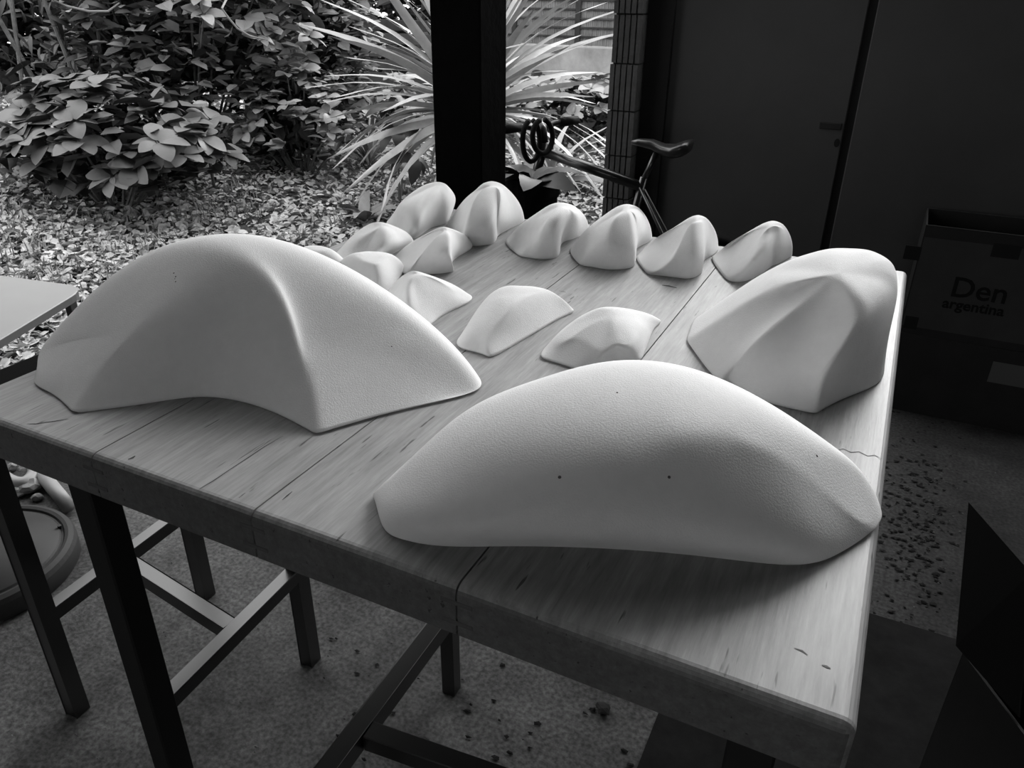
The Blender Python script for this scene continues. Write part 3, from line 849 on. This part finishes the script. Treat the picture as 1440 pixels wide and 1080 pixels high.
L_round = leaf_mesh('leaf', .175, .115, M['leaf'], .1, .35, 1.0, 8)
M['twig'] = mat('pale_twig', .2, .7, .3)
M['leaf_mid'] = mat('leaf_mid', 0.17, 0.5, 0.4, var=0.12, scale=20, objvar=0.35)
L_ovate = leaf_mesh('leaf', .17, .1, M['leaf_mid'], .22, .3, .85)
L_pale = leaf_mesh('leaf', .15, .1, M['leaf_pale'], .2, .3, .95)
L_lance = leaf_mesh('leaf', .16, .03, M['leaf_dark'], .2, .5, .7)
L_big = leaf_mesh('leaf', .22, .10, M['leaf_dark'], .2, .8, .9)

def base_at(px, py): return on_ground(px, py)
b1 = base_at(165, 282); shrub('broadleaf_shrub', b1, .95, .6, .82, 49, L_round, 'low shrub of large rounded leaves at the left of the garden', lo=.1, mass=420, msize=.16, smin=.75, smax=1.1)
b1 = base_at(425, 238); shrub('broadleaf_shrub', b1, .62, .5, .8, 44, L_pale, 'pale leaved shrub between the rounded shrub and the yucca', lo=.1, mass=150, smin=.5, smax=.9)
b1 = base_at(270, 200); b1.z = ground_z(b1.x, b1.y); shrub('tall_shrub', b1, 1.25, .8, 2.0, 48, L_ovate, 'tall pointed-leaf shrub rising behind the rounded shrub', lo=.25, smin=.6, smax=1.05, mass=1900, msize=.13)
b1 = base_at(420, 190); shrub('tall_shrub', b1, .95, .7, 1.9, 48, L_ovate, 'tall shrub with arching sprays left of the yucca', lo=.3, smin=.55, smax=.95, mass=1500, msize=.11)

ts = bpy.data.objects['tall_shrub.001']
for pl_ in ([(312, 12), (322, 26), (334, 40), (352, 51), (376, 56)], [(66, -4), (95, 9), (125, 16), (152, 16), (168, 4)]):
    bm = bmesh.new(); D = 5.2; P_ = []
    for px, py in pl_:
        p = ray(px, py).normalized()*D; p.z += CAM_H; P_.append(p-ts.location)
    q = P_[0]+Vector((-.25, .5, .25)); add_tube(bm, [q]+P_, [.008]+[.006]*(len(P_)-1)+[.003], 6); obj('twig', bm, M['twig'], ts)
# bamboo with two canes at the upper left
bb = base_at(60, 215)
bam = tag(empty('bamboo_clump', bb), 'dark bamboo clump with bare canes in the upper left corner', 'bamboo')
for (a, b_) in (((75, 158), (-5, 20)), ((116, 135), (70, 20)), ((40, 180), (20, 30)), ((150, 160), (130, -40))):
    D = bb.length
    pa, pb = ray(*a).normalized()*(D*.98), ray(*b_).normalized()*(D*.98)
    pa.z += CAM_H; pb.z += CAM_H; foot = Vector((pa.x*.97+.03*bb.x, pa.y, ground_z(pa.x, pa.y)))
    bm = bmesh.new(); ext = pb+(pb-pa)*.6
    add_tube(bm, [foot-bb, pa-bb, pb-bb, ext-bb], .016, 7); o = obj('cane', bm, M['bark'], bam)
for _ in range(280):
    px, py = rnd.uniform(-60, 150), rnd.uniform(-40, 150); dpt = bb.length*rnd.uniform(.93, 1.12)
    p = ray(px, py).normalized()*dpt; p.z += CAM_H
    put_leaf(bam, L_lance, p-bb, Vector((rnd.gauss(0, 1), rnd.gauss(0, 1), rnd.gauss(-.5, .5))), UP, rnd.uniform(.7, 1.5), rnd.gauss(0, .6))

# yucca behind the column
yb = at_y(664, 150, 4.9); yg = ground_z(yb.x, yb.y); yz = yb.z
L_sw = [leaf_mesh('leaf', 1.32, .07, M['yucca'], .5, dr_, .62, 9) for dr_ in (.1, .35, .75)]
yu = tag(empty('yucca', (yb.x, yb.y, yg)), 'spiky yucca with long sword leaves spreading behind the black column', 'plant')
bm = bmesh.new(); hh = yz-yg
add_tube(bm, [(0, 0, -.05), (.02, 0, hh*.3), (-.01, .01, hh*.7), (0, 0, hh)], [.07, .06, .06, .05], 10); obj('trunk', bm, M['bark'], yu)
for k in range(130):
    a = k*2.39996+rnd.gauss(0, .2); e = math.radians(-28+105*((k+.5)/130)**.9+rnd.gauss(0, 6))
    d = Vector((math.cos(a)*math.cos(e), math.sin(a)*math.cos(e), math.sin(e)))
    put_leaf(yu, L_sw[0 if e > .9 else (1 if e > .15 else 2)], Vector((0, 0, hh-.1+.12*k/130))+d*.03, d, UP, rnd.uniform(.68, 1.0), rnd.gauss(0, .5))
# low strap-leaved clump right of the column
def strap_clump(px, py, n, L, m, label, nm='strap_leaf_plant', e0=10, e1=70, w=.05, dr_=.9, grp=None):
    p = on_ground(px, py); r = tag(empty(nm, p), label, 'plant', grp)
    ms = leaf_mesh('leaf', L, w, m, .4, dr_, .6, 9)
    for k in range(n):
        a = k*2.39996+rnd.gauss(0, .25); e = math.radians(rnd.uniform(e0, e1))
        d = Vector((math.cos(a)*math.cos(e), math.sin(a)*math.cos(e), math.sin(e)))
        put_leaf(r, ms, d*.02, d, UP, rnd.uniform(.7, 1.1), rnd.gauss(0, .4))
    return r
strap_clump(775, 262, 40, .75, M['yucca'], 'low pale strap-leaved clump behind the bicycle frame')
strap_clump(515, 312, 12, .32, M['leaf_pale'], 'broad pale leafed plant just beyond the far left table edge', e0=5, e1=55, w=.09)
strap_clump(520, 235, 34, .8, M['leaf_pale'], 'clump of arching pale blades left of the black column', e0=25, e1=80, w=.035, dr_=1.2)
b1 = base_at(562, 285); shrub('drooping_plant', b1, .22, .2, .75, 6, L_big, 'dark drooping broad-leaved plant against the left of the column', 'plant', lo=.2, core=False, spread=1.7)
b1 = base_at(815, 185); shrub('ground_shrub', b1, 1.0, .7, .5, 44, L_pale, 'pale low bush in the gap right of the column', lo=.05, core=True)
b1 = base_at(490, 175); shrub('ground_shrub', b1, .8, .6, .55, 34, L_pale, 'pale low bush under the left yucca leaves', lo=.05, core=True)

# leaf litter, ivy and grass on the garden soil
pts = []
for _ in range(60000):
    px, py = rnd.uniform(-120, 900), 110+430*rnd.random()**1.15
    p = at(px, py, .2)
    p = Vector((p.x+rnd.gauss(0, .1), p.y+rnd.gauss(0, .1), 0))
    if rnd.random() < .12: p = Vector((rnd.uniform(-9, SLAB_X), rnd.uniform(-2, 3), 0))
    if -3.5 < p.x < -3.15 and p.y < 1.65: continue
    if p.x > SLAB_X+.0 and p.y < SLAB_Y: continue
    if p.length > 15 or p.y > 9.5: continue
    p.z = ground_z(p.x, p.y)+rnd.uniform(0, .035); pts.append(p)
leaf_cloud('leaf_litter', pts[:42000], .052, M['litter'], flat=.35)
tag(bpy.data.objects['leaf_litter'], 'dry fallen leaves and ivy covering the garden soil', 'leaves')
vs, fs = [], []
for _ in range(70):
    px, py = rnd.uniform(-40, 620), rnd.uniform(225, 470); c = on_ground(px, py)
    if c.x > SLAB_X and c.y < SLAB_Y: continue
    for _ in range(34):
        p = c+Vector((rnd.gauss(0, .09), rnd.gauss(0, .09), 0)); a = rnd.uniform(0, 2*PI); L = rnd.uniform(.04, .10); s = Vector((math.cos(a), math.sin(a), 0))
        t = p+s*L*rnd.uniform(.2, .9)+UP*L; q = Vector((-s.y, s.x, 0))*.004; b = len(vs)
        vs += [p-q, p+q, p.lerp(t, .6)+UP*.015+q*.7, p.lerp(t, .6)+UP*.015-q*.7, t]; fs += [(b, b+1, b+2, b+3), (b+3, b+2, b+4)]
me = bpy.data.meshes.new('grass'); me.from_pydata([v[:] for v in vs], [], fs)
tag(link('grass', me, M['grass']), 'thin grass tufts among the fallen leaves', 'grass', kind='stuff')

# dark hedge closing the garden
def hedge(name, a, b, h, depth, n, size, m, label):
    c = (a+b)/2; c.z = ground_z(c.x, c.y); r = tag(empty(name, c), label, 'hedge')
    pts = []; ax = (b-a); ax.z = 0; nn = Vector((-ax.y, ax.x, 0)).normalized()
    for _ in range(n):
        t = rnd.random(); q = a+ax*t+nn*rnd.gauss(0, depth*.5); q.z = ground_z(q.x, q.y)+h*rnd.random()**.8*(1+.2*noise.noise(Vector((t*6, 0, 0)))); pts.append(q-c)
    leaf_cloud('foliage', pts, size, m, r)
    bm = bmesh.new()
    for k in range(9):
        q = a+ax*((k+.5)/9); add_tube(bm, [Vector((q.x-c.x, q.y-c.y, -.2)), Vector((q.x-c.x+rnd.gauss(0, .1), q.y-c.y, h*.9))], .04, 6)
    obj('trunk_row', bm, M['bark'], r)
    return r
hedge('hedge', Vector((-13, 2.5, 0)), Vector((-9.5, 8.0, 0)), 3.2, .9, 16000, .2, M['leaf_dark'], 'dense dark hedge closing the garden at the upper left')
hedge('hedge', Vector((-10.0, 8.3, 0)), Vector((-6.6, 11.0, 0)), 3.2, .7, 9000, .18, M['leaf_dark'], 'dark hedge behind the arching shrub and the yucca')

# dark board fence seen left of the yucca
fa, fb = at_y(440, 100, 8.2), at_y(608, 100, 8.2)
fc = Vector(((fa.x+fb.x)/2, 8.2, ground_z((fa.x+fb.x)/2, 8.2)))
bf = tag(empty('board_fence', fc), 'dark fence of weathered horizontal boards behind the yucca', 'fence')
zt, zb = at_y(520, 28, 8.2).z-fc.z, 0
nb = 6
for k in range(nb):
    bm = bmesh.new(); z0 = .04+k*(zt/nb); add_box(bm, fa.x-fc.x-.3, fb.x-fc.x+.3, -.015+rnd.uniform(-.006, .006), .015, z0, z0+zt/nb-.03, .003, 1); obj('board', bm, M['board'], bf)
for x in (fa.x-fc.x-.2, 0, fb.x-fc.x+.2):
    bm = bmesh.new(); add_box(bm, x-.05, x+.05, .016, .1, -.1, zt+.05); obj('post', bm, M['board'], bf)

# low concrete garden wall with a reed screen behind a wire mesh on top
GY = 9.6
wa, wb = at_y(690, 66, GY), at_y(930, 66, GY)
zt = at_y(800, 64, GY).z
bm = bmesh.new(); add_box(bm, wa.x-.8, wb.x+2.5, GY, GY+.25, -.1, zt, .02, 2)
tag(obj('wall_garden', bm, M['gwall']), 'stained low concrete wall at the end of the garden', 'wall', kind='structure')
rs = tag(empty('reed_screen', ((wa.x+wb.x)/2, GY+.1, zt)), 'reed screen behind wire mesh standing on the low garden wall', 'screen')
rx0, rx1 = wa.x-.8-(wa.x+wb.x)/2, wb.x+2.4-(wa.x+wb.x)/2
xx = rx0; reed = []
bmr = bmesh.new()
while xx < rx1:
    w = rnd.uniform(.018, .03); add_box(bmr, xx, xx+w, -.012+rnd.uniform(-.005, .005), .012, 0, 1.9+rnd.uniform(-.05, .05)); xx += w+.004
tag(obj('reeds', bmr, M['reed'], rs), kind='stuff')
zz = .1
dz = at_y(830, 26, GY).z-at_y(830, 39, GY).z
while zz < 1.9:
    bm = bmesh.new(); add_bar(bm, (rx0, -.022, zz), (rx1, -.022, zz), .02, .018); obj('mesh_wire', bm, M['board'], rs); zz += dz
for px in (720, 810, 905):
    x = at_y(px, 30, GY).x-rs.location.x
    bm = bmesh.new(); add_box(bm, x-.03, x+.03, -.05, .0, 0, 2.0); obj('post', bm, M['board'], rs)

# small garden lantern among the shrubs
lp = base_at(301, 262); lz = at(301, 176, .0)
D = (lp-Vector((0, 0, 0))).length
gl = tag(empty('garden_lantern', lp), 'small dark garden lantern with a pale cap among the shrubs', 'lantern')
Hh = .62
bm = bmesh.new(); add_tube(bm, [(0, 0, 0), (0, 0, Hh-.16)], .012, 8); obj('stake', bm, M['lantern'], gl)
bm = bmesh.new(); add_lathe(bm, [(0, Hh-.17), (.03, Hh-.165), (.045, Hh-.05), (.04, Hh-.04), (0, Hh-.04)], 14); obj('shade', bm, M['lantern'], gl)
bm = bmesh.new(); add_lathe(bm, [(0, Hh-.038), (.055, Hh-.038), (.05, Hh-.015), (.02, Hh), (0, Hh+.003)], 14); obj('cap', bm, M['white_lam'], gl)

# tall black planter by the column
pp = at_y(747, 240, 3.0)
pl = tag(empty('planter', (pp.x, 3.0, 0)), 'tall black planter with a broad-leaved plant right of the column', 'planter')
bm = bmesh.new(); ph = pp.z-.02; add_lathe(bm, [(0, 0), (.09, 0), (.115, ph*.9), (.125, ph*.92), (.125, ph), (.112, ph), (.108, ph-.03), (0, ph-.035)], 28); obj('pot', bm, M['rubber'], pl, smooth=False)
for k in range(9):
    a = -1.9+k*.75; e = .5-.1*(k % 3)
    d = Vector((math.cos(a)*math.cos(e), math.sin(a)*math.cos(e), math.sin(e))); put_leaf(pl, L_big, Vector((0, 0, ph-.03))+d*.02, d, UP, rnd.uniform(.9, 1.3), rnd.gauss(0, .3))

# ---------------------------------------------------------------- bicycle leaning by the pillar
BY = 3.3
bk = empty('bicycle', (at_y(835, 240, BY).x, BY, 0)); tag(bk, 'black bicycle with a light topped saddle leaning at the brick pillar', 'bicycle')
def bl(v): return Vector(v)-bk.location
hd = at_y(763, 213, BY); stt = at_y(901, 262, BY); sn = at_y(889, 199, BY); sb = at_y(971, 203, BY)
R_ = .335
sclamp = Vector((sn.x*.55+sb.x*.45, BY, (sn.z+sb.z)/2-.035))
sdir = (sclamp-stt)
bbk = Vector((stt.x-.10, BY, .29)); rear = Vector((bbk.x+.43, BY, R_)); front = Vector((hd.x-.20, BY, R_))
head_lo = hd+Vector((-.04, 0, -.15)); head_hi = hd+Vector((.01, 0, .04))
def wheel(c, nm='wheel'):
    c = bl(c)
    bm = bmesh.new(); add_torus(bm, c, (0, 1, 0), R_-.018, .018, 48, 8); w = obj(nm, bm, M['rubber'], bk, smooth=True)
    bm = bmesh.new(); add_torus(bm, c, (0, 1, 0), R_-.042, .008, 48, 6); obj('rim', bm, M['steel_dark'], w)
    bm = bmesh.new()
    for k in range(28):
        a = 2*PI*k/28; add_tube(bm, [c+Vector((.015*math.cos(a+.6), .02*(-1)**k, .015*math.sin(a+.6))), c+Vector((math.cos(a), 0, math.sin(a)))*(R_-.045)], .0012, 4, False)
    tag(obj('spokes', bm, M['steel_dark'], w), kind='stuff')
    bm = bmesh.new(); add_tube(bm, [c+Vector((0, -.045, 0)), c+Vector((0, .045, 0))], .02, 12); obj('hub', bm, M['steel_dark'], w)
wheel(rear); wheel(front)
bm = bmesh.new()
add_tube(bm, [bl(hd), bl(stt)], .023, 12); add_tube(bm, [bl(head_lo), bl(bbk)], .02, 12); add_tube(bm, [bl(stt+Vector((.012, 0, .04))), bl(bbk)], .017, 12)
add_tube(bm, [bl(head_lo-Vector((.01, 0, .03))), bl(head_hi)], .022, 12)
for s in (-1, 1):
    y = Vector((0, s*.05, 0)); add_tube(bm, [bl(bbk+y*.5), bl(rear+y)], .01, 8); add_tube(bm, [bl(stt+y*.3), bl(rear+y)], .008, 8)
obj('frame', bm, M['steel_dark'], bk, smooth=True)
bm = bmesh.new()
for s in (-1, 1):
    y = Vector((0, s*.05, 0)); add_tube(bm, [bl(head_lo+Vector((0, 0, -.02))), bl(head_lo+y+Vector((-.02, 0, -.06))), bl(front+y)], .012, 8)
obj('fork', bm, M['steel_dark'], bk, smooth=True)
bm = bmesh.new(); add_tube(bm, [bl(stt), bl(sclamp)], .013, 10); obj('seat_post', bm, M['steel_dark'], bk, smooth=True)
# saddle: nose, waist and broad tail
bm = bmesh.new(); rings = []
SL = (sb-sn).length
prof = [(0, .018, .012, .0), (.12, .024, .022, .004), (.35, .03, .03, .0), (.55, .045, .034, -.018), (.72, .07, .04, -.022), (.88, .078, .045, -.008), (1.0, .06, .035, .004)]
for t, w, hgt, dz in prof:
    c = bl(sn.lerp(sb, t))+Vector((0, 0, dz)); ring = []
    for k in range(12):
        a = 2*PI*k/12; ring.append(bm.verts.new((c.x, c.y+w*math.cos(a), c.z+(hgt*.45 if math.sin(a) > 0 else hgt)*math.sin(a))))
    rings.append(ring)
for a, b in zip(rings, rings[1:]):
    for k in range(12): bm.faces.new((a[k], a[(k+1) % 12], b[(k+1) % 12], b[k]))
bm.faces.new(rings[0][::-1]); bm.faces.new(rings[-1])
bmesh.ops.recalc_face_normals(bm, faces=bm.faces); obj('saddle', bm, M['saddle'], bk, smooth=True)
# flat handlebar with grips, brake levers and two cable loops
h0, h1 = at_y(704, 178, 3.1), at_y(811, 173, 3.52); h0.z = h1.z = (h0.z+h1.z)/2
hm = (h0+h1)/2
bm = bmesh.new(); add_tube(bm, [bl(h0), bl(h0.lerp(h1, .3)), bl(hm+Vector((0, 0, -.02))), bl(h0.lerp(h1, .7)), bl(h1)], .013, 10); hb_ = obj('handlebar', bm, M['black'], bk, smooth=True)
for a, b in ((h0, h0.lerp(h1, .24)), (h1, h1.lerp(h0, .24))):
    bm = bmesh.new(); add_tube(bm, [bl(a), bl(b)], .021, 10); obj('grip', bm, M['rubber'], hb_, smooth=True)
bm = bmesh.new(); add_tube(bm, [bl(head_hi), bl(hd+Vector((.0, 0, .1))), bl(hm)], .016, 10); obj('stem', bm, M['black'], bk, smooth=True)
for (px, py, rw, rh) in ((747, 198, 12, 29), (763, 192, 14, 24)):
    bm = bmesh.new(); pts = []
    for k in range(25):
        a = 2*PI*k/24*.93+.2; p = at_y(px+rw*math.sin(a), py-rh*math.cos(a), BY-.08+.06*math.sin(a)); pts.append(bl(p))
    add_tube(bm, pts, .012, 8); obj('cable', bm, M['rubber'], bk, smooth=True)
bm = bmesh.new(); c = bl(bbk); add_lathe(bm, [(0, .004), (.09, .004), (.09, -.004), (0, -.004)], 28)
for v in bm.verts: v.co = Vector((v.co.x, v.co.z-.05, v.co.y))+c
ck = obj('crankset', bm, M['steel_dark'], bk)
for s in (-1, 1):
    bm = bmesh.new(); e = c+Vector((s*.12, -.07*s, -s*.12)); add_bar(bm, c+Vector((0, -.07*s, 0)), e, .012, .02); add_box(bm, e.x-.045, e.x+.045, e.y-.05-.04*s, e.y+.05-.04*s, e.z-.012, e.z+.012); obj('pedal', bm, M['rubber'], ck)

# ---------------------------------------------------------------- cartons on the right
def crate(x0, x1, y0, y1, z0, z1, label, name='carton'):
    r = tag(empty(name, ((x0+x1)/2, (y0+y1)/2, z0)), label, 'box', 'stacked fruit cartons')
    w, d, h = (x1-x0)/2, (y1-y0)/2, z1-z0; t = .006
    bm = bmesh.new()
    add_box(bm, -w, w, -d, -d+t, 0, h); add_box(bm, -w, w, d-t, d, 0, h); add_box(bm, -w, -w+t, -d+t, d-t, 0, h); add_box(bm, w-t, w, -d+t, d-t, 0, h); add_box(bm, -w+t, w-t, -d+t, d-t, 0, t)
    obj('body', bm, M['card'], r); return r
CY = 3.35
bx0, bx1 = at_y(1268, 450, CY).x, .80
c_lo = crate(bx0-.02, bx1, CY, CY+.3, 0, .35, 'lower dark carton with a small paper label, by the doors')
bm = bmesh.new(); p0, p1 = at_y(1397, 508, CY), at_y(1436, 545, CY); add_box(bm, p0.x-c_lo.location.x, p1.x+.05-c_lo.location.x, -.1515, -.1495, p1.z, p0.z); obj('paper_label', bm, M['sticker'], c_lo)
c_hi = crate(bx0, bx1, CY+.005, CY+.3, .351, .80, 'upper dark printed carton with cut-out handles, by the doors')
zh = c_hi.location.z; xh = c_hi.location.x; yf = -.1475
bm = bmesh.new(); a, b = at_y(1301, 330, CY), at_y(1397, 460, CY); add_box(bm, a.x-xh, .26, yf-.0012, yf+.0005, .03, a.z-zh-.01); pr = obj('printed_panel', bm, M['card_label'], c_hi)
for (qx0, qy0, qx1, qy1) in ((1274, 345, 1292, 367), (1398, 342, 1432, 366), (1274, 444, 1288, 464)):
    a, b = at_y(qx0, qy0, CY), at_y(qx1, qy1, CY); bm = bmesh.new(); add_box(bm, a.x-xh, b.x-xh, yf-.002, yf+.001, b.z-zh, a.z-zh); obj('cut_out', bm, M['doorframe'], c_hi)
def text(s, px, py, size, name, parent):
    cu = bpy.data.curves.new(name, 'FONT'); cu.body = s; cu.size = size; cu.extrude = .0004; cu.offset = .0015; cu.resolution_u = 3
    t_ = bpy.data.objects.new(name, cu); COL.objects.link(t_); bpy.context.view_layer.update()
    me = bpy.data.meshes.new_from_object(t_.evaluated_get(bpy.context.evaluated_depsgraph_get())); bpy.data.objects.remove(t_); o = link(name, me, None, parent); me.materials.clear(); me.materials.append(M['card_ink'])
    p = at_y(px, py, CY); o.location = (p.x-xh, yf-.0018, p.z-zh); o.rotation_euler = (PI/2, 0, 0); return o
text('Den', 1334, 416, .115, 'lettering', c_hi)
text('argentina', 1324, 432, .058, 'lettering', c_hi)
# open black carton with raised flaps in the lower right corner
fA, fB, fC, fD = at(1362, 706, .60), at(1344, 908, .42), at(1432, 1008, .42), at(1450, 806, .60)
bc = tag(empty('open_carton', (.62, 1.6, 0)), 'open black carton with raised flaps at the lower right', 'box')
def slab(pts, t, nm, m):
    bm = bmesh.new(); n_ = (pts[1]-pts[0]).cross(pts[2]-pts[0]).normalized()*t
    a = [bm.verts.new(p-bc.location) for p in pts]; b = [bm.verts.new(p-bc.location+n_) for p in pts]; k = len(pts)
    bm.faces.new(a[::-1]); bm.faces.new(b)
    for i in range(k): bm.faces.new((a[i], a[(i+1) % k], b[(i+1) % k], b[i]))
    bmesh.ops.recalc_face_normals(bm, faces=bm.faces); return obj(nm, bm, m, bc)
slab([fA, fB, fC, fD], -.006, 'flap', M['card_black'])
g0, g1 = fB+Vector((.02, .0, 0)), fC+Vector((.0, 0, 0))
e1 = (g1-g0); e1.z = 0; e2 = Vector((-e1.y, e1.x, 0)).normalized()*.42; e1 = e1.normalized()*.46
def flr(v, z=0): return Vector((v.x, v.y, z))
q = [flr(g0), flr(g0+e1), flr(g0+e1+e2), flr(g0+e2)]
for i in range(4):
    a, b = q[i], q[(i+1) % 4]; slab([a, b, Vector((b.x, b.y, .41)), Vector((a.x, a.y, .41))], .006, 'side', M['card'])
slab([Vector((p.x, p.y, .004)) for p in q], .005, 'bottom', M['card'])
a, b = q[2], q[3]; out = e2.normalized()*.2
slab([Vector((a.x, a.y, .41)), Vector((b.x, b.y, .41)), Vector((b.x+out.x, b.y+out.y, .52)), Vector((a.x+out.x, a.y+out.y, .52))], .006, 'flap', M['card_black'])

# thin flat dark patch on the floor
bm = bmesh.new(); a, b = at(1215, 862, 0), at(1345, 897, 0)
add_box(bm, -.25, .62, .5, a.y, .0005, .006); tag(obj('floor_patch', bm, M['mat']), 'flat dark patch on the concrete right of the table', 'sheet')

# debris on the concrete
def flakes(name, spots, size, m, label, cat):
    vs, fs = [], []
    for p in spots:
        n = rnd.choice((4, 5, 5, 6)); b = len(vs); s = size*rnd.uniform(.4, 1.5); a0 = rnd.uniform(0, 6)
        for k in range(n): r = s*rnd.uniform(.4, 1); a = a0+2*PI*k/n; vs.append((p.x+r*math.cos(a), p.y+r*.6*math.sin(a), .002+rnd.uniform(0, .004)))
        vs.append((p.x, p.y, .006)); fs += [(b+k, b+(k+1) % n, b+n) for k in range(n)]
    me = bpy.data.meshes.new(name); me.from_pydata(vs, [], fs); tag(link(name, me, m), label, cat, kind='stuff')
sp = [at(rnd.gauss(1285, 35), rnd.gauss(735, 70), 0) for _ in range(330)]+[at(rnd.uniform(420, 1000), rnd.uniform(880, 1080), 0) for _ in range(70)]
flakes('dark_debris', sp, .011, M['debris'], 'dark crumbs scattered on the concrete beside the table', 'debris')
sp = [at(rnd.uniform(0, 1000), rnd.uniform(760, 1080), 0) for _ in range(260)]+[at(rnd.gauss(1290, 40), rnd.gauss(720, 70), 0) for _ in range(120)]
flakes('pale_grit', sp, .004, M['chips'], 'pale grit specks scattered on the concrete', 'grit')
